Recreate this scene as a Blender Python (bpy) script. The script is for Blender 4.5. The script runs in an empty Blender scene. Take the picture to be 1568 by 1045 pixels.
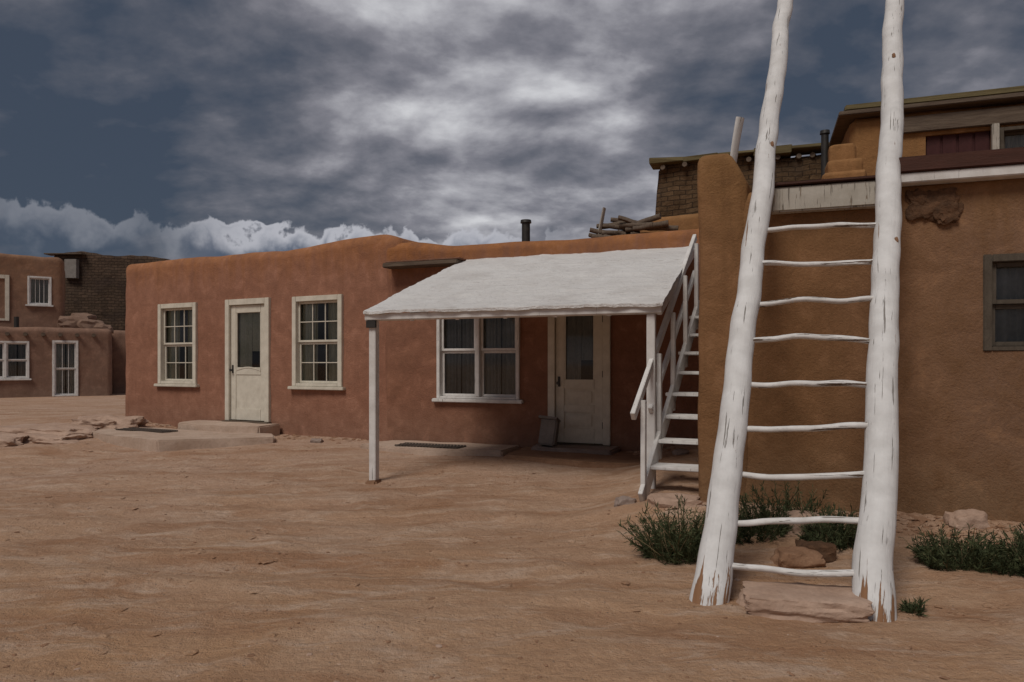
import bpy, bmesh, math, random
from mathutils import Vector, Matrix, noise, Euler
random.seed(7)
D=bpy.data; C=bpy.context
scene=C.scene
scene.view_settings.view_transform='Standard'; scene.view_settings.look='None'; scene.view_settings.exposure=0
COL=scene.collection

# ---------------------------------------------------------------- materials
class NB:
    def __init__(s,name,world=False):
        if world: s.m=D.worlds.new(name)
        else: s.m=D.materials.new(name)
        s.m.use_nodes=True; s.t=s.m.node_tree; s.t.nodes.clear()
    def n(s,ty,ins=None,**pr):
        nd=s.t.nodes.new(ty)
        for k,v in pr.items(): setattr(nd,k,v)
        if ins:
            for k,v in ins.items():
                sock=nd.inputs[k]
                if isinstance(v,bpy.types.NodeSocket): s.t.links.new(v,sock)
                else: sock.default_value=v
        return nd
    def math(s,op,a,b=0.0,c=None,clamp=False):
        nd=s.n('ShaderNodeMath',operation=op,use_clamp=clamp)
        for i,v in enumerate((a,b,c)):
            if v is None: continue
            if isinstance(v,bpy.types.NodeSocket): s.t.links.new(v,nd.inputs[i])
            else: nd.inputs[i].default_value=v
        return nd.outputs[0]
    def mapr(s,v,a,b,c=0.0,d=1.0,smooth=False):
        nd=s.n('ShaderNodeMapRange',{'Value':v,'From Min':a,'From Max':b,'To Min':c,'To Max':d})
        if smooth: nd.interpolation_type='SMOOTHSTEP'
        return nd.outputs[0]
    def noise(s,vec,scale,detail=5,rough=.55,dist=0.0):
        return s.n('ShaderNodeTexNoise',{'Vector':vec,'Scale':scale,'Detail':detail,'Roughness':rough,'Distortion':dist}).outputs['Fac']
    def mix(s,f,a,b,mode='MIX'):
        nd=s.n('ShaderNodeMix',data_type='RGBA',blend_type=mode)
        for i,v in ((0,f),(6,a),(7,b)):
            if isinstance(v,bpy.types.NodeSocket): s.t.links.new(v,nd.inputs[i])
            elif i==0: nd.inputs[0].default_value=v
            else: nd.inputs[i].default_value=(*v,1) if len(v)==3 else v
        return nd.outputs[2]
    def mapping(s,vec,scale=(1,1,1),rot=(0,0,0),loc=(0,0,0)):
        return s.n('ShaderNodeMapping',{'Vector':vec,'Scale':scale,'Rotation':rot,'Location':loc}).outputs[0]
    def obj(s): return s.n('ShaderNodeTexCoord').outputs['Object']
    def finish(s,col,rough=.9,height=None,bump=.3,dist=.02,spec=.2,metal=0.0):
        p=s.n('ShaderNodeBsdfPrincipled')
        p.inputs['Specular IOR Level'].default_value=spec; p.inputs['Metallic'].default_value=metal
        for k,v in (('Base Color',col),('Roughness',rough)):
            if isinstance(v,bpy.types.NodeSocket): s.t.links.new(v,p.inputs[k])
            else: p.inputs[k].default_value=(*v,1) if isinstance(v,tuple) else v
        if height is not None:
            b=s.n('ShaderNodeBump',{'Height':height,'Strength':bump,'Distance':dist})
            s.t.links.new(b.outputs[0],p.inputs['Normal'])
        o=s.n('ShaderNodeOutputMaterial'); s.t.links.new(p.outputs[0],o.inputs[0])
        return s.m

def adobe(name,c1,c2,ctop,z0,z1,seed=0,right=None):
    b=NB(name); o=b.mapping(b.obj(),loc=(seed,seed*2,0))
    big=b.noise(o,.9,4,.6,.4); mid=b.noise(o,4.2,6,.68,.3); fine=b.noise(o,55,4,.7)
    streak=b.noise(b.mapping(o,scale=(5,5,.35)),1.6,5,.62)
    col=b.mix(b.mapr(big,.38,.62),c1,c2)
    sp=b.n('ShaderNodeSeparateXYZ',{0:b.obj()}); z=sp.outputs[2]
    if right: col=b.mix(b.mapr(sp.outputs[0],.6,2.6,0,.85,True),col,right)
    zz=b.math('ADD',z,b.math('MULTIPLY',b.math('SUBTRACT',streak,.5),1.1))
    col=b.mix(b.mapr(zz,z0,z1,0,.9,True),col,ctop)
    foot=b.math('ADD',z,b.math('MULTIPLY',b.math('SUBTRACT',mid,.5),.7))
    col=b.mix(b.mapr(foot,.85,.2,0,.6,True),col,(c1[0]*.75+.05,c1[1]*.85+.04,c1[2]*.9+.03))
    col=b.mix(b.mapr(mid,.42,.70,.0,.65),col,tuple(x*.62 for x in c1))
    col=b.mix(b.mapr(mid,.44,.28,.0,.6),col,tuple(min(1,x*1.3+.02) for x in c2))
    col=b.mix(b.mapr(streak,.55,.75,0,.5),col,tuple(x*.65 for x in c1))
    col=b.mix(b.mapr(fine,.35,.7,0,.3),col,tuple(x*1.25 for x in c2))
    h=b.math('ADD',mid,b.math('MULTIPLY',fine,.4))
    return b.finish(col,.95,h,.6,.035,.1)

def paint(name,base,wood=(.12,.07,.04),thr=.62,foot=None,dirt=(.35,.3,.25),crack=.66,tone=1.0):
    b=NB(name); o=b.obj()
    st=b.mapping(o,scale=(14,14,1.1))
    n1=b.noise(st,2.0,5,.65,.3); n2=b.noise(o,7,5,.6); n3=b.noise(b.mapping(o,scale=(40,40,1.6)),1.3,4,.6)
    f=n1
    if foot is not None:
        z=b.n('ShaderNodeSeparateXYZ',{0:o}).outputs[2]
        f=b.math('ADD',f,b.mapr(z,0,foot,.2,0))
    peel=b.mapr(f,thr,thr+.03)
    col=b.mix(b.mapr(n2,.35,.75,0,.6*tone),base,dirt)
    cr=b.mapr(n3,crack,crack+.03)
    col=b.mix(b.math('MULTIPLY',cr,.8),col,(.13,.11,.09))
    col=b.mix(peel,col,b.mix(n3,wood,tuple(x*2.2 for x in wood)))
    h=b.math('SUBTRACT',b.math('MULTIPLY',n1,.6),b.math('ADD',b.math('MULTIPLY',peel,.4),b.math('MULTIPLY',cr,.6)))
    return b.finish(col,.75,h,.6,.012,.25)

def simple(name,c1,c2,scale=6,rough=.85,bump=.3,stretch=(1,1,1),spec=.2,metal=0):
    b=NB(name); o=b.mapping(b.obj(),scale=stretch)
    n1=b.noise(o,scale,6,.65,.2); n2=b.noise(o,scale*9,3,.6)
    col=b.mix(b.mapr(n1,.3,.7),c1,c2); col=b.mix(b.mapr(n2,.4,.8,0,.3),col,tuple(x*.5 for x in c1))
    return b.finish(col,rough,b.math('ADD',n1,b.math('MULTIPLY',n2,.4)),bump,.02,spec,metal)

def masonry(name,c1,c2,mortar,scale=4.0):
    b=NB(name); s=b.n('ShaderNodeSeparateXYZ',{0:b.obj()})
    wob=b.noise(b.obj(),2.2,3)
    v=b.n('ShaderNodeCombineXYZ',{0:b.math('ADD',s.outputs[0],s.outputs[1]),1:b.math('ADD',s.outputs[2],b.math('MULTIPLY',wob,.12))}).outputs[0]
    br=b.n('ShaderNodeTexBrick',{'Vector':v,'Scale':scale,'Color1':(*c1,1),'Color2':(*c2,1),'Mortar':(*mortar,1),'Mortar Size':.03,'Mortar Smooth':.4,'Brick Width':.9,'Row Height':.36},offset=.5)
    n=b.noise(b.obj(),9,6,.7); n0=b.noise(b.obj(),1.1,4)
    col=b.mix(b.mapr(n,.3,.7,0,.7),br.outputs[0],tuple(x*.5 for x in c1))
    col=b.mix(b.mapr(n0,.5,.62,0,.6),col,mortar)
    h=b.math('SUBTRACT',n,b.math('MULTIPLY',br.outputs[1],.9))
    return b.finish(col,.95,h,.9,.05,.1)

M={}
M['wallL']=adobe('adobe_pink',(.275,.132,.086),(.335,.168,.112),(.36,.155,.055),2.6,3.5)
M['wallP']=adobe('adobe_brown',(.235,.113,.075),(.285,.14,.088),(.35,.145,.045),2.6,3.2,3)
M['wallR']=adobe('adobe_ochre',(.215,.112,.052),(.26,.138,.068),(.26,.145,.06),2.2,3.3,7,right=(.195,.12,.084))
M['wallU']=adobe('adobe_upper',(.25,.135,.06),(.31,.16,.07),(.28,.15,.06),3.4,5,9)
M['wallB']=adobe('adobe_far',(.225,.14,.105),(.265,.16,.115),(.26,.145,.085),2.2,5,11)
M['stone']=masonry('dark_masonry',(.11,.07,.04),(.18,.115,.065),(.055,.04,.03),4.2)
M['stone2']=masonry('far_masonry',(.10,.07,.05),(.15,.10,.07),(.05,.035,.03),3.0)
M['cream']=paint('cream_paint',(.66,.62,.53),thr=.74,dirt=(.42,.38,.31),crack=.74)
M['white']=paint('white_paint',(.72,.71,.70),thr=.69,dirt=(.42,.39,.36),crack=.68)
M['pole']=paint('peeling_white_paint',(.72,.72,.72),wood=(.16,.085,.045),thr=.69,foot=.5,dirt=(.44,.43,.42),crack=.64)
M['rung']=paint('worn_rung_paint',(.72,.71,.70),wood=(.07,.045,.03),thr=.555,dirt=(.38,.35,.32),crack=.6)
M['plank']=paint('weathered_white_plank',(.46,.43,.38),wood=(.15,.12,.09),thr=.62,dirt=(.28,.25,.2),crack=.6)
M['wood']=simple('weathered_wood',(.09,.065,.05),(.18,.14,.105),3,.9,.5,(1,6,10))
M['woodY']=simple('mossy_wood',(.11,.09,.045),(.18,.145,.075),3,.9,.5,(1,6,10))
M['red']=simple('red_brown_board',(.055,.025,.018),(.09,.038,.028),3,.7,.3,(1,5,8))
M['redw']=simple('dark_red_window',(.05,.02,.02),(.08,.03,.03),5)
M['frameD']=simple('grey_brown_frame',(.07,.055,.042),(.12,.10,.078),6,.8,.3,(2,2,1))
M['rock']=simple('sandstone',(.34,.225,.165),(.50,.36,.28),3.5,.95,.8)
M['step']=simple('pale_step',(.40,.29,.22),(.54,.42,.34),3.0,.95,.6)
M['rockG']=simple('grey_stone',(.24,.18,.155),(.36,.29,.25),5,.95,.8)
M['rubble']=simple('red_rubble',(.22,.12,.07),(.36,.215,.135),5,.95,.8)
M['metal']=simple('black_metal',(.015,.014,.014),(.04,.035,.03),8,.5,.1,spec=.5)
M['grate']=simple('rusty_grate',(.07,.055,.048),(.12,.10,.085),20,.7,.3)
M['mortar']=simple('broken_adobe',(.06,.035,.022),(.17,.09,.05),9,.95,.9)
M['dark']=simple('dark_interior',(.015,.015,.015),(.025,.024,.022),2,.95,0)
M['curt']=simple('grey_curtain',(.38,.38,.36),(.52,.52,.48),4,.95,.1)
M['curtG']=simple('green_curtain',(.44,.46,.34),(.62,.61,.50),3,.95,.1)
M['curtD']=simple('dark_curtain',(.22,.23,.23),(.34,.35,.35),3,.95,.1)
M['grey']=simple('grey_box',(.20,.18,.165),(.29,.265,.245),6)
M['twig']=simple('dry_twig',(.2,.15,.08),(.28,.22,.13),20)
b=NB('white_rolled_roof'); o=b.obj()
n1=b.noise(o,2.3,6,.6,.5); n2=b.noise(o,16,5,.75); n3=b.noise(b.mapping(o,scale=(1.2,7,7)),2,5,.7,.8)
col=b.mix(b.mapr(n1,.4,.75,0,.6),(.76,.75,.74),(.56,.53,.51)); col=b.mix(b.mapr(n3,.62,.70,0,.6),col,(.32,.27,.24))
col=b.mix(b.mapr(n2,.58,.72,0,.5),col,(.38,.33,.30))
M['roof']=b.finish(col,.8,b.math('ADD',n2,n3),.9,.04,.2)
b=NB('window_glass')
tr=b.n('ShaderNodeBsdfTransparent',{'Color':(.80,.82,.81,1)}); gl=b.n('ShaderNodeBsdfGlossy',{'Color':(1,1,1,1),'Roughness':.04})
fr=b.n('ShaderNodeFresnel',{'IOR':1.45}); mx=b.n('ShaderNodeMixShader',{0:fr.outputs[0],1:tr.outputs[0],2:gl.outputs[0]})
ou=b.n('ShaderNodeOutputMaterial',{0:mx.outputs[0]}); M['glass']=b.m
b=NB('sage_leaf'); g=b.n('ShaderNodeNewGeometry')
n=b.noise(g.outputs['Position'],9,3); col=b.mix(b.mapr(n,.3,.7),(.028,.038,.016),(.085,.098,.045))
M['leaf']=b.finish(col,.8,spec=.2)
# ground
b=NB('sandy_dirt'); o=b.n('ShaderNodeNewGeometry').outputs['Position']
tr1=b.mapping(o,scale=(.38,1.3,1),rot=(0,0,.28)); tr2=b.mapping(o,scale=(.6,2.0,1),rot=(0,0,-.2))
big=b.noise(o,.55,5,.6,.8); mid=b.noise(tr1,1.5,7,.66,.8); mid2=b.noise(tr2,2.4,7,.68,.5); fin=b.noise(o,15,6,.75); grit=b.noise(o,100,2,.7)
vor=b.n('ShaderNodeTexVoronoi',{'Vector':o,'Scale':26.0,'Randomness':1.0},feature='F1')
pebm=b.mapr(vor.outputs['Distance'],.17,.11); pebsel=b.mapr(b.n('ShaderNodeSeparateColor',{0:vor.outputs['Color']}).outputs[0],.86,.9)
peb=b.math('MULTIPLY',pebm,pebsel)
yy=b.n('ShaderNodeSeparateXYZ',{0:o}).outputs[1]
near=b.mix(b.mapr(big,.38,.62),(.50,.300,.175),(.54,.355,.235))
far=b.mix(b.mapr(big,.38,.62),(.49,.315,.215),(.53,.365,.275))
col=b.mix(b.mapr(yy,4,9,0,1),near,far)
col=b.mix(b.mapr(mid,.34,.53,.8,0),col,(.36,.19,.105))
col=b.mix(b.mapr(mid2,.50,.66,0,.85),col,(.62,.46,.35))
col=b.mix(b.mapr(fin,.42,.72,0,.5),col,(.36,.21,.13))
col=b.mix(b.mapr(fin,.42,.28,0,.5),col,(.64,.48,.36))
col=b.mix(b.mapr(grit,.60,.74,0,.5),col,(.66,.52,.41))
col=b.mix(b.mapr(grit,.40,.28,0,.55),col,(.26,.15,.095))
col=b.mix(b.math('MULTIPLY',peb,.8),col,(.34,.25,.2))
h=b.math('ADD',b.math('MULTIPLY',mid,.9),b.math('ADD',b.math('MULTIPLY',fin,.8),b.math('ADD',b.math('MULTIPLY',grit,.14),b.math('MULTIPLY',peb,.3))))
h=b.math('ADD',h,b.math('MULTIPLY',mid2,.8))
M['sand']=b.finish(col,.95,h,.9,.06,.1)

# ---------------------------------------------------------------- helpers
def link(ob,parent=None,world=False):
    COL.objects.link(ob)
    if parent is not None:
        ob.parent=parent
        if world: ob.matrix_parent_inverse=parent.matrix_basis.inverted()
    return ob
def empty(name,loc,R=(1,0)):
    e=D.objects.new(name,None); e.empty_display_size=.2; COL.objects.link(e)
    e.matrix_basis=Matrix.Translation(Vector(loc))@Matrix.Rotation(math.atan2(R[1],R[0]),4,'Z')
    return e
def smooth(me,ang=.6):
    for p in me.polygons: p.use_smooth=True
    try: me.set_sharp_from_angle(angle=ang)
    except Exception: pass
def mesh(name,verts,faces,mat,parent=None,world=False,sm=False):
    me=D.meshes.new(name); me.from_pydata([tuple(v) for v in verts],[],faces); me.update()
    if mat: me.materials.append(mat)
    if sm: smooth(me)
    return link(D.objects.new(name,me),parent,world)
def box(name,x0,x1,y0,y1,z0,z1,mat,parent=None,bev=.006,rot=None,world=False,jit=0):
    bm=bmesh.new(); bmesh.ops.create_cube(bm,size=1)
    cx,cy,cz=(x0+x1)/2,(y0+y1)/2,(z0+z1)/2
    for v in bm.verts:
        v.co=Vector((v.co.x*(x1-x0),v.co.y*(y1-y0),v.co.z*(z1-z0)))+Vector([random.uniform(-jit,jit) for _ in range(3)])
    if bev>0: bmesh.ops.bevel(bm,geom=list(bm.edges),offset=min(bev,abs(x1-x0)/3,abs(y1-y0)/3,abs(z1-z0)/3),segments=2,affect='EDGES')
    bmesh.ops.recalc_face_normals(bm,faces=bm.faces)
    me=D.meshes.new(name); bm.to_mesh(me); bm.free(); me.materials.append(mat)
    ob=D.objects.new(name,me); ob.location=(cx,cy,cz)
    if rot: ob.rotation_euler=rot
    return link(ob,parent,world)
def pole(name,p0,p1,r0,r1,mat,parent=None,n=24,seg=14,amp=.01,flat=1.0,seed=0,world=True,wob=2.2,flare=0,lump=6):
    p0=Vector(p0);p1=Vector(p1);L=(p1-p0).length
    q=(p1-p0).to_track_quat('Z','Y')
    vs=[];fs=[]
    for i in range(n+1):
        t=i/n;r=r0+(r1-r0)*t; z=L*t
        r+=flare*math.exp(-(z/.45)**2)
        ox=noise.noise(Vector((seed*3.1,z*1.3,0)))*amp*wob+noise.noise(Vector((seed*3.1,z*4,8)))*amp*wob*.45
        oy=noise.noise(Vector((seed*5.7+9,z*1.3,4)))*amp*wob+noise.noise(Vector((seed*2.1,z*4,2)))*amp*wob*.45
        for j in range(seg):
            a=2*math.pi*j/seg
            k=1+ noise.noise(Vector((math.cos(a)*1.2,math.sin(a)*1.2+seed*2.3,z*2.2)))*amp*lump+noise.noise(Vector((math.cos(a)*3,math.sin(a)*3+seed*2.3,z*7)))*amp*lump*.4
            vs.append((ox+math.cos(a)*r*k,oy+math.sin(a)*r*k*flat,z))
    for i in range(n):
        for j in range(seg):
            a=i*seg+j;b_=i*seg+(j+1)%seg
            fs.append((a,b_,b_+seg,a+seg))
    fs.append(tuple(range(seg))[::-1]); fs.append(tuple(range(n*seg,(n+1)*seg)))
    me=D.meshes.new(name); me.from_pydata(vs,[],fs); me.update(); me.materials.append(mat); smooth(me,1.0)
    ob=D.objects.new(name,me)
    ob.matrix_basis=Matrix.Translation(p0)@q.to_matrix().to_4x4()
    return link(ob,parent,world)
def rock(name,loc,sc,seed,mat,parent=None,rotz=0,world=False,rough=.28,sub=4,sq=.45):
    bm=bmesh.new(); bmesh.ops.create_icosphere(bm,subdivisions=sub,radius=1)
    for v in bm.verts:
        c=v.co.copy()
        m=max(abs(c.x),abs(c.y),abs(c.z)); c=c.lerp(c/m,sq)
        k=1+rough*noise.noise(c*1.1+Vector((seed*7.3,0,0)))+rough*.45*noise.noise(c*2.7+Vector((0,seed*3.1,0)))+rough*.15*noise.noise(c*7+Vector((0,seed*3.1,0)))
        c*=k
        v.co=Vector((c.x*sc[0],c.y*sc[1],c.z*sc[2]))
    me=D.meshes.new(name); bm.to_mesh(me); bm.free(); me.materials.append(mat); smooth(me,.5)
    ob=D.objects.new(name,me); ob.location=loc; ob.rotation_euler=(0,0,rotz)
    return link(ob,parent,world)
def adobe_block(name,poly,z0,z1,mat,parent,cuts=(),top=None,vox=.06,bev=.13,amp=.02,seed=0):
    n=len(poly)
    vs=[(x,y,z0) for x,y in poly]+[(x,y,z1) for x,y in poly]
    fs=[tuple(range(n))[::-1],tuple(range(n,2*n))]+[(i,(i+1)%n,(i+1)%n+n,i+n) for i in range(n)]
    me=D.meshes.new('t'); me.from_pydata(vs,[],fs); me.update()
    ob=D.objects.new('t',me); COL.objects.link(ob)
    m=ob.modifiers.new('b','BEVEL'); m.width=bev; m.segments=4
    m=ob.modifiers.new('r','REMESH'); m.mode='VOXEL'; m.voxel_size=vox
    C.view_layer.update()
    me2=D.meshes.new_from_object(ob.evaluated_get(C.evaluated_depsgraph_get()))
    for v in me2.vertices:
        c=v.co; s=Vector((seed*11.3,0,0))
        d=noise.noise_vector(c*.8+s)*amp*1.3+noise.noise_vector(c*2.6+s)*amp*.6
        w=max(0,min(1,(c.z-(z1-.7))/.7))
        dz=top(c.x,c.y)*w if top else 0
        v.co=c+Vector((d.x,d.y,d.z*(.3+1.0*w)+dz))
    D.objects.remove(ob)
    ob=D.objects.new(name,me2); COL.objects.link(ob)
    cs=[]
    for (a0,a1,b0,b1,c0,c1) in cuts:
        cb=box('cut',a0,a1,b0,b1,c0,c1,mat,None,0); cs.append(cb)
        m=ob.modifiers.new('c','BOOLEAN'); m.operation='DIFFERENCE'; m.solver='EXACT'; m.object=cb
    if cs:
        C.view_layer.update()
        me3=D.meshes.new_from_object(ob.evaluated_get(C.evaluated_depsgraph_get()))
        ob.modifiers.clear(); ob.data=me3
        for c in cs: D.objects.remove(c)
    me=ob.data; me.materials.clear(); me.materials.append(mat); smooth(me,.9)
    ob.parent=parent
    return ob
def curtain(parent,x0,x1,y,z0,z1,mat,folds=9,amp=.018,name='curtain'):
    n=int((x1-x0)*70)+8; vs=[];fs=[]
    for i in range(n+1):
        t=i/n;x=x0+(x1-x0)*t
        w=math.sin(t*folds*2*math.pi+math.sin(t*9)*1.1)*amp
        vs+= [(x,y+w,z0),(x+.01*math.sin(t*20),y+w*.6,z1)]
    for i in range(n): fs.append((2*i,2*i+2,2*i+3,2*i+1))
    return mesh(name,vs,fs,mat,parent,sm=True)
def window(parent,x0,x1,z0,z1,mat,curt,nm='window',y=0,cols=3,rows=2,split=True,mull=0,cw=.085,sill=True,proud=.04,part=.47):
    P=parent; yo=y-proud
    box(nm+'_casing_l',x0,x0+cw,yo,y+.09,z0,z1,mat,P); box(nm+'_casing_r',x1-cw,x1,yo,y+.09,z0,z1,mat,P)
    box(nm+'_casing_t',x0+cw,x1-cw,yo+.002,y+.09,z1-cw,z1,mat,P)
    box(nm+'_casing_b',x0+cw,x1-cw,yo+.002,y+.09,z0,z0+cw*.6,mat,P)
    if sill: box(nm+'_sill',x0-.06,x1+.06,yo-.04,y+.06,z0-.055,z0-.002,mat,P,.01)
    a,c,e,f=x0+cw+.002,x1-cw-.002,z0+cw*.6+.002,z1-cw-.002
    units=[(a,c)]
    if mull: 
        mid=(a+c)/2; box(nm+'_mullion',mid-.035,mid+.035,yo+.004,y+.088,e,f,mat,P); units=[(a,mid-.037),(mid+.037,c)]
    for k,(u0,u1) in enumerate(units):
        zs=[(e,(e+f)/2),((e+f)/2+.002,f)] if split else [(e,f)]
        for j,(w0,w1) in enumerate(zs):
            yy=y+.05-(.028 if j==1 else 0); t=.035; g=f'_{k}{j}'
            box(nm+'_sash_l'+g,u0,u0+t,yy,yy+.026,w0,w1,mat,P,.003); box(nm+'_sash_r'+g,u1-t,u1,yy,yy+.026,w0,w1,mat,P,.003)
            box(nm+'_sash_b'+g,u0+t,u1-t,yy+.001,yy+.025,w0,w0+t,mat,P,.003); box(nm+'_sash_t'+g,u0+t,u1-t,yy+.001,yy+.025,w1-t,w1,mat,P,.003)
            for i in range(1,cols):
                xx=u0+t+(u1-u0-2*t)*i/cols; box(nm+'_muntin_v'+g,xx-.008,xx+.008,yy+.004,yy+.02,w0+t,w1-t,mat,P,.002)
            for i in range(1,rows):
                zz=w0+t+(w1-w0-2*t)*i/rows; box(nm+'_muntin_h'+g,u0+t,u1-t,yy+.006,yy+.018,zz-.008,zz+.008,mat,P,.002)
        mesh(nm+'_glass',[(u0,y+.078,e),(u1,y+.078,e),(u1,y+.078,f),(u0,y+.078,f)],[(0,1,2,3)],M['glass'],P)
        w=u1-u0
        if curt:
            curtain(P,u0-.02,u0+w*part,y+.11,e,f,curt,5); curtain(P,u0+w*(1.02-part),u1+.02,y+.115,e,f,curt,5)
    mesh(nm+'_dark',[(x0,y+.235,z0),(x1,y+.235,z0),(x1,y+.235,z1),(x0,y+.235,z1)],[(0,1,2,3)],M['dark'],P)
def door(parent,x0,x1,z0,z1,mat,nm='door',curt=None,arch=False):
    P=parent;cw=.1
    box(nm+'_jamb_l',x0,x0+cw,-.045,.1,z0,z1,mat,P); box(nm+'_jamb_r',x1-cw,x1,-.045,.1,z0,z1,mat,P)
    box(nm+'_head',x0+cw,x1-cw,-.043,.1,z1-cw,z1,mat,P)
    a,c=x0+cw+.006,x1-cw-.006; e,f=z0+.01,z1-cw-.006; H=f-e
    g0=e+H*.46; g1=f-.13; st=.12
    box(nm+'_stile_l',a,a+st,.0,.045,e,f,mat,P); box(nm+'_stile_r',c-st,c,.0,.045,e,f,mat,P)
    box(nm+'_rail_t',a+st,c-st,.001,.044,g1,f,mat,P); box(nm+'_rail_m',a+st,c-st,.001,.044,g0-.13,g0,mat,P)
    box(nm+'_rail_b',a+st,c-st,.001,.044,e,e+.2,mat,P)
    zm=(e+.2+g0-.13)/2
    if arch:
        box(nm+'_panel',a+st-.01,c-st+.01,.012,.03,e+.19,g0-.12,mat,P,.0)
    else:
        box(nm+'_rail_lock',a+st,c-st,.001,.044,zm-.05,zm+.05,mat,P)
        for k,(w0,w1) in enumerate(((e+.2,zm-.05),(zm+.05,g0-.13))):
            box(nm+'_panel',a+st-.01,c-st+.01,.022,.036,w0-.01,w1+.01,mat,P,.0)
            box(nm+'_raised_panel',a+st+.04,c-st-.04,.008,.024,w0+.035,w1-.035,mat,P,.012)
    for k,(w0,w1,v0,v1) in enumerate(((a+st,a+st+.02,g0,g1),(c-st-.02,c-st,g0,g1))): box(nm+'_bead',w0,w1,.006,.03,v0,v1,mat,P,.003)
    if arch:
        n=14;vs=[];fs=[]
        for i in range(n+1):
            t=i/n;x=a+st+(c-a-2*st)*t;z=g0-.05+.05*math.sin(math.pi*t)
            vs+= [(x,-.006,z-.012),(x,-.006,z+.012)]
        fs=[(2*i,2*i+2,2*i+3,2*i+1) for i in range(n)]
        mesh(nm+'_arched_trim',vs,fs,mat,P)
    mesh(nm+'_glass',[(a+st,.03,g0),(c-st,.03,g0),(c-st,.03,g1),(a+st,.03,g1)],[(0,1,2,3)],M['glass'],P)
    curtain(P,a+st-.02,a+st+(c-a-2*st)*.5,.08,g0-.05,g1+.05,curt or M['curtD'],3)
    curtain(P,a+st+(c-a-2*st)*.52,c-st+.02,.085,g0+H*.14,g1+.05,curt or M['curt'],3)
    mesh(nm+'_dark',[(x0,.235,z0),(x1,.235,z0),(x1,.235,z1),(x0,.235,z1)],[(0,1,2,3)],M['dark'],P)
    zz=g0-.02
    box(nm+'_lock_plate',a+.03,a+.065,-.012,.0,zz-.08,zz+.06,M['metal'],P,.003)
    pole(nm+'_knob',(a+.048,-.06,zz-.03),(a+.048,.0,zz-.03),.024,.012,M['metal'],P,n=4,seg=10,amp=0,world=False)
    for zz in (e+.25,e+H*.5,f-.2): box(nm+'_hinge',c-.012,c+.02,-.012,.0,zz-.045,zz+.045,M['metal'],P,.003)
    box(nm+'_threshold',x0-.02,x1+.02,-.1,.1,z0-.04,z0-.002,M['wood'],P)

# ---------------------------------------------------------------- ground
OL=Vector((-7.51,13.70)); RL=Vector((.893,-.449)); NL=Vector((-.449,-.893))
OP=Vector((-1.71,10.78)); RP=Vector((.932,-.361)); NP=Vector((-.361,-.932))
OR=Vector((1.617,6.2));  RR=Vector((.945,-.327)); NR=Vector((-.327,-.945))
def sstep(t): t=max(0,min(1,t)); return t*t*(3-2*t)
def gh(x,y):
    p=Vector((x,y)); q=max((p-OL).dot(NL),(p-OP).dot(NP))
    s=sstep((4-q)/4)
    h=-.05+.21*s+.13*sstep((-x-5.2)/2.5)*s
    d=p-OR; r=d.dot(NR); a=d.dot(RR)
    if a>-1.2:
        w=sstep((a+1.2)/1.0)
        h+=(.15*math.exp(-(max(r,0)/.95)**2))*w
    return h
def gfull(x,y):
    h=gh(x,y); v=Vector((x,y,0))
    R=math.hypot(x,y-8); fade=max(0,1-max(0,R-25)/30)
    p=Vector((x,y)); q=max((p-OL).dot(NL),(p-OP).dot(NP))
    calm=.35+.65*sstep((q-1.0)/1.5)
    m=noise.noise(Vector((x*.5+y*.15,y*1.5-x*.5,3)))*.026+noise.noise(Vector((x*1.3,y*1.7,7)))*.018+noise.noise(v*3.3)*.014+noise.noise(v*8)*.009+noise.noise(v*15)*.005
    rid=1-abs(noise.noise(Vector((x*.9+y*.3,y*1.3-x*.3,12))))*2
    m+=.024*max(0,rid-.6)*(1 if x<1 else .4)*2
    m+=.06*math.exp(-(((x+4.2)/1.4)**2+((y-8.4)/.4)**2))+.06*math.exp(-(((x+8.6)/1.6)**2+((y-10.6)/.5)**2))
    h+=noise.noise(v*.45)*.03*fade+m*fade*calm
    if fade>0:
        for off in (0,1.5,2.1):
            c=4.6+off-.16*x-.014*x*x
            h+= (-.030*math.exp(-((y-c)/.16)**2)+.015*math.exp(-((abs(y-c)-.28)/.10)**2))*fade*max(.1,.6+.9*noise.noise(Vector((x*.7,off,1))))*(1 if x<2 else max(0,3-x))
    return h
def axis(lo,hi,st,far):
    a=[];x=lo
    while x<hi: a.append(x);x+=st
    a.append(hi); g=st;x=hi
    while x<far: g*=1.35;x+=g;a.append(x)
    g=st;x=lo;pre=[]
    while x>-far: g*=1.35;x-=g;pre.append(x)
    return pre[::-1]+a
xs=axis(-11,6.5,.055,900); ys=axis(2.2,14,.04,900)
vs=[(x,y,gfull(x,y)) for y in ys for x in xs]; nx=len(xs)
fs=[(j*nx+i,j*nx+i+1,(j+1)*nx+i+1,(j+1)*nx+i) for j in range(len(ys)-1) for i in range(nx-1)]
g=mesh('ground',vs,fs,M['sand']); 
for p in g.data.polygons: p.use_smooth=True

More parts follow.
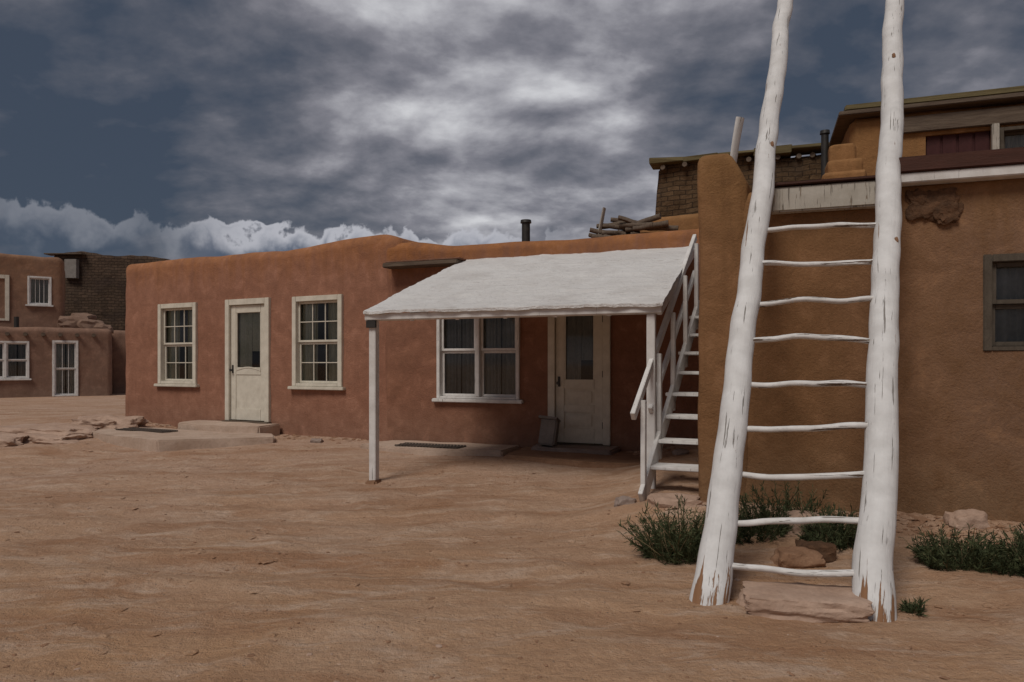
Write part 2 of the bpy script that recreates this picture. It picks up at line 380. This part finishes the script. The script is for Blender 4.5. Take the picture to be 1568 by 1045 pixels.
bm=bmesh.new(); bmesh.ops.create_icosphere(bm,subdivisions=1,radius=1); BV=[v.co.copy() for v in bm.verts]; BF=[[v.index for v in f.verts] for f in bm.faces]; bm.free()
def scatter(name,pts,szr,mat,seed,flat=1.0,sink=.6,pw=5):
    rnd=random.Random(seed); V=[];F=[]
    for x,y in pts:
        s=szr[0]+(szr[1]-szr[0])*rnd.random()**pw; z=gfull(x,y)
        a=rnd.random()*6; o=len(V); e=Vector((rnd.uniform(.7,1.4),rnd.uniform(.7,1.3),rnd.uniform(.4,.8)*flat))
        for v in BV:
            w=Vector((v.x*e.x,v.y*e.y,v.z*e.z))*s*(1+.25*rnd.uniform(-1,1))
            V.append((x+w.x*math.cos(a)-w.y*math.sin(a),y+w.x*math.sin(a)+w.y*math.cos(a),z+w.z*sink))
        F+=[[i+o for i in f] for f in BF]
    return mesh(name,V,F,mat)
def yard(n,seed):
    rnd=random.Random(seed);P=[]
    while len(P)<n:
        y=2.6+10.4*rnd.random()**1.3; x=rnd.uniform(-8,6)
        if noise.noise(Vector((x*.8,y*.8,5+seed)))<0 and rnd.random()<.85: continue
        P.append((x,y))
    return P
def wallfoot(n,seed):
    rnd=random.Random(seed);P=[]
    for _ in range(n):
        O,Rv,Nv,L=rnd.choice(((OL,RL,NL,6.4),(OP,RP,NP,4.3),(OR,RR,NR,3.2),(OR,RR,NR,3.2)))
        p=O+Rv*rnd.uniform(0,L)+Nv*(.03+.5*rnd.random()**2.2); P.append((p.x,p.y))
    return P
scatter('gravel',yard(3800,1),(.004,.02),M['rubble'],1)
scatter('gravel',yard(1100,2),(.004,.02),M['rock'],2)
scatter('gravel',yard(1600,3),(.010,.04),M['sand'],3,flat=.7,pw=2)
scatter('gravel',wallfoot(1100,4),(.008,.055),M['rubble'],4,pw=3)
scatter('gravel',wallfoot(700,5),(.02,.07),M['sand'],5,flat=.7,pw=2)

# ---------------------------------------------------------------- left house
H1=empty('adobe_house',(OL.x,OL.y,0),RL)
adobe_block('walls',[(0,0),(6.49,0),(6.49,5.2),(0,5.2)],-.5,3.27,M['wallL'],H1,
  cuts=[(1.09,2.06,-.4,.24,1.0,2.43),(2.85,3.83,-.4,.24,.33,2.44),(4.39,5.385,-.4,.24,1.0,2.43)],
  top=lambda x,y: .012*math.sin(x*1.3+.4)+.08*sstep((x-4.4)/1.4)-.06*sstep((x-6.1)/.4),bev=.12,seed=1)
window(H1,1.068,2.083,.98,2.448,M['cream'],M['curtG'],part=.38)
window(H1,4.366,5.408,.98,2.448,M['cream'],M['curtG'],part=.38)
door(H1,2.823,3.856,.364,2.46,M['cream'],arch=True,curt=M['curtG'])
# ---------------------------------------------------------------- porch house
H2=empty('adobe_house',(OP.x,OP.y,0),RP)
adobe_block('walls',[(-.3,0),(6.8,0),(6.8,4.8),(-.3,4.8)],-.5,3.10,M['wallP'],H2,
  cuts=[(.67,1.934,-.4,.24,.86,2.23),(2.40,3.24,-.4,.24,.2,2.24)],
  top=lambda x,y: .012*math.sin(x*1.9)+.10*sstep((1.0-x)/.9),seed=2,bev=.10,amp=.015)
window(H2,.65,1.954,.839,2.25,M['white'],M['curtD'],cols=1,rows=1,mull=1,cw=.05,sill=True,part=.49)
door(H2,2.382,3.264,.248,2.26,M['cream'],curt=M['curtD'])
box('roof_edge_beam',-.14,1.1,-.26,-.0,2.78,2.845,M['wood'],H2,.012,jit=.006)
box('roof_edge_beam_cap',-.10,1.12,-.24,.05,2.847,2.872,M['wallP'],H2,.008)
# ---------------------------------------------------------------- porch
PO=empty('porch_awning',(OP.x,OP.y,0),RP)
def rz(y): return 2.87+(1.935-2.87)*(-y/2.615)
nx_,ny_=110,80;vs=[];fs=[]
for s_ in (0,1):
    for j in range(ny_+1):
        for i in range(nx_+1):
            x=1.06+3.32*i/nx_; y=.03-2.665*j/ny_
            lap=.010*((-y*1.45)%1.0)
            z=rz(y)+.016*noise.noise(Vector((x*1.5,y*1.5,0)))+.010*noise.noise(Vector((x*5,y*9,0)))+.006*noise.noise(Vector((x*15,y*15,0)))+lap-.005
            vs.append((x+.014*noise.noise(Vector((y*4,3,1)))*(i in(0,nx_)),y+.022*noise.noise(Vector((x*5,0,1)))*(j==ny_),z-(.03 if s_ else 0)))
W=nx_+1;T=W*(ny_+1)
for j in range(ny_):
    for i in range(nx_):
        a=j*W+i; fs.append((a,a+W,a+W+1,a+1)); fs.append((T+a,T+a+1,T+a+W+1,T+a+W))
for i in range(nx_): 
    a=ny_*W+i; fs.append((a,T+a,T+a+1,a+1)); fs.append((i,i+1,T+i+1,T+i))
for j in range(ny_):
    a=j*W; fs.append((a,T+a,T+a+W,a+W)); a=j*W+nx_; fs.append((a,a+W,T+a+W,T+a))
mesh('roof_sheet',vs,fs,M['roof'],PO,sm=True)
box('front_fascia',1.07,4.37,-2.60,-2.575,1.835,1.905,M['white'],PO,.004,jit=.004)
box('front_beam',1.10,4.34,-2.572,-2.49,1.83,1.895,M['white'],PO,.004)
ang=math.atan2(.935,2.615); Lr=math.hypot(.935,2.615)
for i,x in enumerate((1.085,1.65,2.2,2.75,3.3,3.85,4.345)):
    box(f'rafter_{i}',x-.022,x+.022,-Lr/2+.0,Lr/2-.06,-.045,.045,M['white'],PO,.004,rot=(ang,0,0)).location=(x,-1.30,rz(-1.30)-.09)
box('post_l',1.105,1.19,-2.57,-2.485,-.1,1.828,M['white'],PO,.006)
box('post_r',4.22,4.30,-2.57,-2.49,-.1,1.828,M['white'],PO,.006)
box('post_bracket',1.085,1.21,-2.60,-2.573,1.75,1.83,M['metal'],PO,.004)
box('post_foot',1.075,1.22,-2.61,-2.45,-.05,.045,M['rubble'],PO,.02,jit=.01)
def slab(name,pts,z0,z1,mat,parent=None,seed=0):
    n=len(pts); bm=bmesh.new()
    bot=[bm.verts.new((x,y,z0)) for x,y in pts]; top=[bm.verts.new((x,y,z1)) for x,y in pts]
    bm.faces.new(bot[::-1]); bm.faces.new(top)
    for i in range(n): bm.faces.new((bot[i],bot[(i+1)%n],top[(i+1)%n],top[i]))
    bmesh.ops.bevel(bm,geom=list(bm.edges),offset=.02,segments=2,affect='EDGES')
    bmesh.ops.triangulate(bm,faces=bm.faces)
    bmesh.ops.subdivide_edges(bm,edges=[e for e in bm.edges if e.calc_length()>.15],cuts=4,use_grid_fill=True)
    for v in bm.verts:
        d=noise.noise_vector(v.co*2.1+Vector((seed*5,0,0)))*.04+noise.noise_vector(v.co*7)*.012
        d.z*=.4; v.co+=d
    bmesh.ops.recalc_face_normals(bm,faces=bm.faces)
    me=D.meshes.new(name); bm.to_mesh(me); bm.free(); me.materials.append(mat); smooth(me,.7)
    return link(D.objects.new(name,me),parent)
def grate(parent,x0,x1,y0,y1,z):
    e=empty('floor_grate',(0,0,0)); e.parent=parent
    n=int((x1-x0)/.05)
    for i in range(n+1):
        x=x0+(x1-x0)*i/n; box('bar',x-.011,x+.011,y0,y1,z,z+.012,M['grate'],e,0)
    for y in (y0,(y0+y1)/2,y1): box('cross_bar',x0,x1,y-.010,y+.010,z+.013,z+.020,M['grate'],e,0)
PV=empty('stone_pavement',(OP.x,OP.y,0),RP)
slab('paving_a',[(-.1,-.05),(2.0,-.05),(2.0,-.8),(1.0,-1.0),(-.2,-.75)],-.1,.20,M['step'],PV,1)
slab('paving_b',[(2.05,-.05),(4.4,-.05),(4.5,-1.2),(3.2,-1.25),(2.1,-1.0)],-.1,.185,M['rubble'],PV,2)
slab('door_step',[(2.25,-.03),(3.4,-.03),(3.4,-.5),(2.3,-.48)],0,.238,M['rockG'],PV,3)
grate(PV,.4,1.35,-.80,-.52,.206)
ST=empty('stone_doorstep',(OL.x,OL.y,0),RL)
slab('step_a',[(2.15,-.02),(4.1,-.02),(4.15,-.55),(3.6,-.72),(2.3,-.6)],-.1,.345,M['step'],ST,4)
slab('step_b',[(1.20,-.62),(2.3,-.70),(4.4,-.5),(4.85,-.9),(3.7,-2.0),(2.8,-1.9),(1.3,-1.55)],-.1,.24,M['step'],ST,5)
grate(ST,1.65,2.8,-1.25,-.97,.247)
BX=empty('leaning_stone_block',(OP.x,OP.y,0),RP)
box('block',2.38,2.60,-.42,-.20,.24,.60,M['grey'],BX,.02,rot=(-.22,.1,.1))
box('block_lid',2.36,2.62,-.43,-.14,.585,.62,M['grey'],BX,.01,rot=(-.22,.1,.1))
# ---------------------------------------------------------------- staircase
SX=Vector((.9,-.437))
S=empty('wooden_staircase',(1.152,6.4,.10),(SX.x,SX.y))
sl=.755; run=2.55; sa=math.atan(sl); SLn=run/math.cos(sa); wd=.56
def sloped(nm,x0,x1,y0,z0,length,h,mat=M['white']):
    o=box(nm,x0,x1,-length/2,length/2,-h/2,h/2,mat,S,.004,rot=(sa,0,0)); 
    o.location=((x0+x1)/2,y0+math.cos(sa)*length/2,z0+math.sin(sa)*length/2); return o
sloped('stringer_l',0,.04,-.02,.02,SLn,.18); sloped('stringer_r',wd-.08,wd-.04,.25,.25*sl,SLn-.33,.16)
for i in range(9):
    z=.27+.215*i; y=z/sl-.12
    box(f'tread_{i}',-.03,wd+.0,y-.02,y+.24,z,z+.035,M['white'],S,.005,jit=.004,rot=(0,random.uniform(-.012,.012),0))
x=-.045
sloped('handrail_l',x,x+.042,-.14,.78,SLn+.15,.08)
sloped('mid_rail_l',x,x+.04,.45,.80,SLn-.6,.06)
for k,y in enumerate((.05,.62,1.2,1.8,2.4)):
    box(f'baluster_l{k}',x+.043,x+.085,y-.03,y+.03,max(-.1,y*sl-.15),y*sl+.88,M['white'],S,.004,rot=(random.uniform(-.02,.02),0,0))
box('landing',-.02,wd+.6,run,run+.5,1.93,1.98,M['wood'],S,.01)
# ---------------------------------------------------------------- right house
H3=empty('adobe_house',(OR.x,OR.y,0),RR)
adobe_block('walls',[(0,0),(7,0),(7,6),(.95,6)],-.5,2.80,M['wallR'],H3,
  cuts=[(2.17,2.97,-.4,.24,1.47,2.17)],top=lambda x,y:.01*math.sin(x*2),vox=.055,bev=.08,seed=4)
adobe_block('corner_buttress',[(-.0,-.03),(.42,-.03),(.5,.5),(.07,.5)],-.4,3.12,M['wallR'],H3,
  top=lambda x,y:.05-.28*sstep((x-.25)/.22),vox=.035,bev=.05,amp=.02,seed=6)
window(H3,2.141,3.0,1.446,2.19,M['frameD'],M['curtD'],cols=1,rows=1,split=True,cw=.06,sill=False,proud=.02)
box('roof_plank',.60,1.41,-.10,-.03,2.60,2.80,M['plank'],H3,.012,jit=.010)
box('roof_plank_cap',.56,1.5,-.12,.1,2.822,2.845,M['red'],H3,.005)
box('eave_board',1.47,7.0,-.14,.1,2.845,2.965,M['red'],H3,.008)
box('eave_trim',1.47,7.0,-.12,.02,2.765,2.84,M['white'],H3,.008)
rock('broken_mortar_a',(1.80,.0,2.60),(.15,.030,.11),21,M['mortar'],H3,sub=5,rough=.55,sq=.7)
rock('broken_mortar_b',(1.90,-.01,2.53),(.08,.035,.08),22,M['mortar'],H3,sub=4,rough=.6,sq=.7)
rock('broken_mortar_c',(1.68,-.0,2.66),(.06,.03,.07),23,M['mortar'],H3,sub=4,rough=.6)
pole('roof_pole',(.20,.62,2.7),(.34,.50,3.62),.035,.05,M['pole'],H3,n=14,amp=.01,flat=.45,world=False,seed=31)
# ---------------------------------------------------------------- ladder
LD=empty('wooden_ladder',(1.172,4.2,0))
Ld=Vector((.891,1.65,2.915)); L0=Vector((1.172,4.2,-.05))
R0=Vector((2.03,3.98,-.05)); Rd=Vector((.91,1.57,2.837))
pole('rail_l',L0-Ld*.03,L0+Ld*2.05,.098,.068,M['pole'],LD,n=120,seg=28,amp=.008,wob=3.2,lump=2.8,flare=.016,seed=1)
pole('rail_r',R0-Rd*.03,R0+Rd*2.05,.101,.074,M['pole'],LD,n=120,seg=28,amp=.008,wob=3.2,lump=2.8,flare=.016,seed=2)
lp=[.0616,.1447,.236,.332,.434,.533,.6305,.736,.841]; rp=[.0665,.1607,.2527,.3484,.4465,.5515,.649,.756,.861]
for i,(a,c) in enumerate(zip(lp,rp)):
    pole(f'rung_{i}',L0+Ld*a,R0+Rd*c,.023,.024,M['rung'],LD,n=40,seg=12,amp=.016,flat=.85,seed=i+5,wob=2.6,lump=9)
for (p,dx,dz,P0,Pd) in ((1.42,-.03,0,R0,Rd),(1.1,.02,0,L0,Ld),(.8,.03,0,R0,Rd)):
    q=P0+Pd*p; rock('knot',(q.x+dx,q.y-.075,q.z+.03),(.014,.012,.022),3,M['rubble'],LD,world=True,sub=2)
# ---------------------------------------------------------------- rocks round the ladder and stairs
rock('flat_rock',(1.66,4.06,gfull(1.66,4.06)+.035),(.34,.18,.075),17,M['rock'],rotz=-.2,rough=.16,sub=5,sq=.8)
rock('rock',(3.42,5.35,.14),(.14,.1,.1),5,M['rock']); rock('rock',(3.75,5.1,.08),(.12,.1,.07),6,M['rock'])
rock('rock',(1.42,6.2,.1),(.24,.15,.10),8,M['rock'],rotz=-.2,sq=.7); rock('rock',(1.02,6.4,.08),(.09,.08,.07),9,M['rockG'])
rock('rock',(2.2,5.45,.1),(.14,.12,.12),10,M['rock']); rock('rock',(2.62,5.25,.12),(.10,.09,.10),12,M['rubble'])
rock('rock',(1.95,4.85,-.0),(.16,.12,.09),14,M['rubble']);rock('rock',(2.12,4.95,.02),(.12,.12,.09),15,M['mortar'])
for k,(x,y,a,c_,d_) in enumerate(((-7.2,12.6,.65,.35,.2),(-7.8,12.0,.9,.4,.17),(-8.6,11.6,1.0,.35,.16),(-7.4,11.5,.6,.3,.12))):
    rock('rock_outcrop',(x,y,gfull(x,y)-.02),(a,c_,d_),k+40,M['rock'],rotz=-.35,rough=.35,sub=5,sq=.6)
for k,(x,y) in enumerate(((-3.9,11.1),(-2.95,10.75),(-4.3,11.35),(-5.9,12.0),(-.9,9.75),(2.0,8.4))):
    rock('rock',(x,y,gfull(x,y)+.01),(.09,.07,.045),k+60,M['rockG'],sub=3)
# ---------------------------------------------------------------- sagebrush / weeds
def bush(name,cx,cy,rx,ry,h,n,seed,lean=0.9,leafy=6):
    rnd=random.Random(seed);V=[];F=[];mi=[]
    for s in range(n):
        a=rnd.random()*6.283;rr=math.sqrt(rnd.random())
        bx=cx+math.cos(a)*rr*rx*.75;by=cy+math.sin(a)*rr*ry*.75;bz=gfull(bx,by)-.02
        L=h*rnd.uniform(.35,1.2)*(1.15-.35*rr)
        d=Vector((math.cos(a)*rr*lean*.7+rnd.uniform(-.35,.35),math.sin(a)*rr*lean*.5+rnd.uniform(-.3,.3),1)).normalized()
        p=Vector((bx,by,bz)); dry=rnd.random()<.2
        pts=[]
        for k in range(7):
            pts.append(p.copy()); d=(d+Vector((rnd.uniform(-.14,.14),rnd.uniform(-.14,.14),-.06))).normalized(); p=p+d*L/6
        sd=d.cross(Vector((0,1,0))).normalized()*.0022
        o=len(V)
        for q in pts: V.append(tuple(q-sd));V.append(tuple(q+sd))
        for k in range(6): F.append((o+2*k,o+2*k+1,o+2*k+3,o+2*k+2)); mi.append(1 if dry else 0)
        for k in range(1,7):
            for m in range(1 if dry else leafy):
                q=pts[k]+(pts[k-1]-pts[k])*rnd.random()
                ld=(d*.9+Vector([rnd.uniform(-1,1) for _ in range(3)])).normalized(); l=rnd.uniform(.025,.07)
                w=ld.cross(Vector([rnd.uniform(-1,1) for _ in range(3)])).normalized()*rnd.uniform(.002,.0045)
                o=len(V); V+= [tuple(q),tuple(q+ld*l*.5+w),tuple(q+ld*l),tuple(q+ld*l*.5-w)]
                F.append((o,o+1,o+2,o+3)); mi.append(0)
    ob=mesh(name,V,F,M['leaf']); ob.data.materials.append(M['twig'])
    ob.data.polygons.foreach_set('material_index',mi)
    return ob
bush('sagebrush',1.17,5.0,.23,.2,.38,230,1)
bush('sagebrush',1.80,5.35,.28,.18,.25,130,2)
bush('sagebrush',2.38,5.15,.30,.18,.25,150,3)
bush('sagebrush',2.95,4.72,.28,.20,.24,170,4)
bush('sagebrush',3.38,4.62,.32,.22,.25,210,5)
bush('sagebrush',3.8,4.5,.30,.22,.19,150,7)
bush('sagebrush',2.15,5.55,.3,.12,.36,80,6)
bush('sagebrush',2.26,4.0,.05,.04,.07,14,8)
# ---------------------------------------------------------------- upper storey and things behind
H4=empty('upper_adobe_house',(4.738,10.0,0),RR)
adobe_block('walls',[(0,0),(6,0),(6,4),(0,4)],-.4,4.80,M['wallU'],H4,cuts=[(.95,1.72,-.3,.2,3.7,4.45),(1.80,3.2,-.3,.2,3.7,4.46)],vox=.08,bev=.06,seed=8)
box('roof_slab',-.14,6.2,-.16,4.1,4.80,4.86,M['wood'],H4,.01); box('roof_edge',-.06,6.2,-.12,4.0,4.862,4.96,M['woodY'],H4,.015,jit=.01)
box('lintel_beam',.62,6.1,-.07,.05,4.50,4.72,M['wood'],H4,.01)
box('window_red',.95,1.72,.05,.08,3.7,4.45,M['redw'],H4,.0)
for k in range(4): box('red_board',.97+.19*k,1.13+.19*k,.03,.05,3.7,4.45,M['redw'],H4,.004)
window(H4,1.80,3.2,3.7,4.46,M['frameD'],M['curt'],cols=1,rows=1,split=False,mull=1,cw=.05,sill=False,proud=.05)
box('white_post',1.70,1.78,-.12,-.05,3.6,4.5,M['plank'],H4,.006)
H5=empty('stone_house',(2.64,13.0,0),RR)
adobe_block('walls',[(0,0),(5.2,0),(5.2,3.5),(0,3.5)],-.4,4.98,M['stone'],H5,vox=.08,bev=.05,amp=.05,seed=9,top=lambda x,y:.05*math.sin(x*2.3))
for k in range(9):
    box('roof_board_%d'%k,-.12+k*.6,.5+k*.6,-.14,.3,4.98+random.uniform(-.03,.03),5.05+random.uniform(-.01,.03),M['woodY'],H5,.01,jit=.015,rot=(0,random.uniform(-.04,.04),0))
for k in range(14): pole('viga_%d'%k,(.2+k*.36+random.uniform(-.1,.1),-.05-random.random()*.1,4.90),(.2+k*.36,.3,4.90),.045,.05,M['wood'],H5,n=3,seg=8,world=False,amp=.01,seed=k)
CH=empty('adobe_chimney',(3.92,9.0,0),RR)
adobe_block('stack_low',[(0,0),(.52,0),(.52,.5),(0,.5)],2.4,3.78,M['wallU'],CH,vox=.035,bev=.03,amp=.02,seed=12)
adobe_block('stack_mid',[(.06,.05),(.47,.05),(.47,.45),(.06,.45)],3.5,3.95,M['wallU'],CH,vox=.035,bev=.03,amp=.02,seed=13)
adobe_block('stack_top',[(.1,.1),(.42,.1),(.42,.4),(.1,.4)],3.8,4.12,M['wallU'],CH,vox=.035,bev=.03,amp=.02,seed=14)
def stovepipe(x,y,z0,z1,r):
    e=empty('stovepipe_chimney',(x,y,z0))
    pole('pipe',(0,0,0),(0,0,z1-z0-.05),r,r,M['metal'],e,n=6,seg=16,amp=0,world=False)
    pole('cap',(0,0,z1-z0-.05),(0,0,z1-z0+.0),r*1.35,r*1.25,M['metal'],e,n=2,seg=16,amp=0,world=False)
    pole('collar',(0,0,.02),(0,0,.12),r*1.6,r*1.1,M['metal'],e,n=2,seg=16,amp=0,world=False)
stovepipe(4.84,11.0,2.6,4.95,.055); stovepipe(.235,12.0,2.9,3.77,.07)
TP=empty('adobe_roof_room',(1.95,11.0,0),RR)
adobe_block('walls',[(0,0),(3,0),(3,2),(0,2)],1.0,3.62,M['wallU'],TP,vox=.06,bev=.06,seed=15)
FW=empty('firewood_pile',(1.25,10.6,3.0),RR)
for k in range(26):
    x=random.uniform(.1,.95); z=.02+.52*random.random()*(1-abs(x-.55)*1.0); a=random.uniform(-.25,.25)
    pole('log_%d'%k,(x-.25,random.uniform(-.1,.1),z-.25*a),(x+.25,random.uniform(-.1,.2),z+.25*a),.035,.045,M['wood'],FW,n=5,seg=7,amp=.03,world=False,seed=k)
pole('upright_board',(.0,0,.0),(.13,0,.66),.07,.055,M['plank'],FW,n=4,seg=6,flat=.4,world=False,amp=.01)
# ---------------------------------------------------------------- far left houses
RB=Vector((.85,.53)).normalized()
H6=empty('two_storey_adobe_house',(-15.8,22.0,0),RB)
adobe_block('lower_walls',[(-6,0),(3.0,0),(3.0,6),(-6,6)],-.5,2.5,M['wallB'],H6,cuts=[(-.5,.70,-.3,.24,.9,2.03),(1.34,2.02,-.3,.24,.3,2.07)],vox=.09,bev=.12,amp=.03,seed=20)
adobe_block('upper_walls',[(-6,1.5),(1.634,1.5),(1.634,6),(-6,6)],2.2,4.95,M['wallB'],H6,cuts=[(.62,1.27,1.2,1.74,3.33,4.24)],vox=.09,bev=.1,amp=.03,seed=21)
window(H6,-.52,.72,.88,2.05,M['white'],M['curtD'],cols=1,rows=1,mull=1,cw=.06)
window(H6,1.322,2.035,.30,2.09,M['white'],M['curt'],cols=3,rows=1,cw=.07,sill=False)
window(H6,.609,1.28,3.31,4.26,M['white'],M['curt'],cols=4,rows=1,split=False,cw=.06,y=1.5)
window(H6,-.5,.12,2.75,4.25,M['cream'],M['curt'],cols=1,rows=1,y=1.5,cw=.12,sill=False)
for k in range(12): pole('viga_%d'%k,(-2.6+k*.46,-.2,2.27),(-2.6+k*.46,.1,2.27),.06,.06,M['wood'],H6,n=2,seg=8,amp=.01,world=False)
for k,(x,y,z,s) in enumerate(((1.9,1.2,2.7,.45),(2.45,.9,2.6,.4),(2.2,1.6,2.85,.4),(2.75,.7,2.5,.3))): rock('adobe_steps_%d'%k,(x,y,z),(s,s,s*.6),k+80,M['wallB'],H6,sub=3)
adobe_block('side_wall',[(3.0,1.6),(6.2,1.6),(6.2,2.2),(3.0,2.2)],-.5,2.55,M['wallB'],H6,vox=.09,seed=22)
pole('roof_pipe',(.35,.7,2.5),(.35,.7,2.85),.07,.07,M['metal'],H6,n=2,world=False,amp=0)
H7=empty('masonry_house',(-19.6,30.0,0),(1,0))
adobe_block('walls',[(.2,0),(5.6,.8),(5.6,6),(0.2,6)],-.5,6.05,M['stone2'],H7,vox=.1,bev=.06,amp=.05,seed=25,top=lambda x,y:.06*math.sin(x*2)-.25*sstep((x-3)/2.0)-.1*sstep((1.2-x)/1))
box('roof_trim',-.1,1.5,-.1,.4,5.95,6.0,M['wood'],H7,.01); box('pale_patch',.75,1.25,-.06,.16,4.95,5.75,M['grey'],H7,.01)

# ---------------------------------------------------------------- sky
SUN_EL=math.radians(54); SUN_AZ=math.radians(212)
b=NB('sky',world=True); scene.world=b.m
tc=b.n('ShaderNodeTexCoord').outputs['Generated']
nv=b.n('ShaderNodeVectorMath',{0:tc},operation='NORMALIZE').outputs[0]
s=b.n('ShaderNodeSeparateXYZ',{0:nv}); X,Y,Z=s.outputs
zc=b.math('ADD',b.math('MAXIMUM',Z,0),.34)
P=b.n('ShaderNodeCombineXYZ',{0:b.math('DIVIDE',X,zc),1:b.math('DIVIDE',Y,zc),2:0.0}).outputs[0]
P2=b.mapping(P,loc=(8.1,4.7,0),scale=(1,1.2,1)); P2s=b.mapping(P,loc=(8.12,4.76,0),scale=(1,1.2,1))
n1=b.noise(b.mapping(P,loc=(5.1,1.7,0),scale=(.8,1,1)),1.2,6,.48,.1)
n2=b.noise(P2,2.8,9,.55,.1); n2s=b.noise(P2s,2.8,9,.55,.1)
n4=b.noise(b.mapping(nv,scale=(1,1,2.0)),4.2,8,.54,.15)
rel=b.math('SUBTRACT',n2,n2s)
def lobe(d,w0,w1):
    v=Vector(d).normalized()
    dt=b.n('ShaderNodeVectorMath',{0:nv,1:tuple(v)},operation='DOT_PRODUCT').outputs['Value']
    return b.mapr(dt,math.cos(w1),math.cos(w0),0,1,True)
f=b.math('ADD',b.math('MULTIPLY',n1,.70),b.math('ADD',b.math('MULTIPLY',n2,.65),b.math('MULTIPLY',n4,.75)))
f=b.math('ADD',f,b.math('MULTIPLY',rel,1.1))
f=b.math('SUBTRACT',f,.665)
for d,w0,w1,w in (((.10,1,.46),0,.42,.30),((.66,1,.48),0,.16,.22),((-.15,1,.27),0,.22,.07),((-.40,1,.34),0,.18,.07),
      ((-.66,1,.20),0,.24,-.16),((.27,1,.35),0,.12,-.26),((.48,1,.42),0,.14,-.26),((.05,1,.24),0,.15,-.16),((-.7,1,.52),0,.40,-.10),((.70,1,.40),0,.08,-.14),((-.35,1,.23),0,.12,-.08)):
    f=b.math('ADD',f,b.math('MULTIPLY',lobe(d,w0,w1),w))
cr=b.n('ShaderNodeValToRGB',{0:f}); el=cr.color_ramp.elements
el[0].position=.08; el[0].color=(.044,.058,.085,1); el[1].position=.88; el[1].color=(.62,.62,.64,1)
for p,c in ((.24,(.080,.088,.112,1)),(.38,(.130,.132,.155,1)),(.52,(.210,.206,.232,1)),(.68,(.37,.365,.392,1))):
    e=el.new(p); e.color=c
cloud=cr.outputs[0]
azn=b.noise(b.mapping(nv,scale=(1,1,.9)),17,6,.5,.1)
azl=b.noise(b.mapping(nv,scale=(1,1,.05),loc=(.35,0,0)),7.0,2,.5)
bil=b.math('ABSOLUTE',b.math('SUBTRACT',azn,.5))
edge=b.math('ADD',Z,b.math('MULTIPLY',bil,.16))
topm=b.mapr(edge,.184,.191,1,0,True); base=b.mapr(edge,.145,.186,0,1,True)
low=b.mix(base,(.060,.080,.125),(.46,.46,.50))
pres=b.math('MAXIMUM',lobe((-.20,1,.18),.12,.30),b.math('MULTIPLY',lobe((-.62,1,.18),.03,.12),.35))
pres=b.math('MULTIPLY',pres,b.mapr(azl,.30,.48,.45,.95))
cloud=b.mix(b.math('MULTIPLY',topm,pres),cloud,low)
cl10=b.n('ShaderNodeVectorMath',{0:cloud,'Scale':10.0},operation='SCALE').outputs[0]
sky=b.n('ShaderNodeTexSky',sky_type='NISHITA',sun_disc=False,sun_elevation=SUN_EL,sun_rotation=SUN_AZ)
tot=b.mix(.95,sky.outputs[0],cl10)
bg=b.n('ShaderNodeBackground',{0:tot,1:.1}); b.n('ShaderNodeOutputWorld',{0:bg.outputs[0]})
sd=D.lights.new('sun','SUN'); sd.energy=1.9; sd.angle=math.radians(22); sd.color=(1,.93,.84)
so=D.objects.new('sun',sd); COL.objects.link(so)
sv=Vector((math.sin(SUN_AZ)*math.cos(SUN_EL),math.cos(SUN_AZ)*math.cos(SUN_EL),math.sin(SUN_EL)))
so.rotation_euler=sv.to_track_quat('Z','Y').to_euler(); so.location=sv*40
cd=D.cameras.new('camera'); cd.sensor_width=36; cd.lens=25.0; cd.shift_y=.022; cd.clip_end=3000; cd.clip_start=.05
co=D.objects.new('camera',cd); COL.objects.link(co); co.location=(0,0,1.35); co.rotation_euler=(math.radians(90),0,0)
scene.camera=co
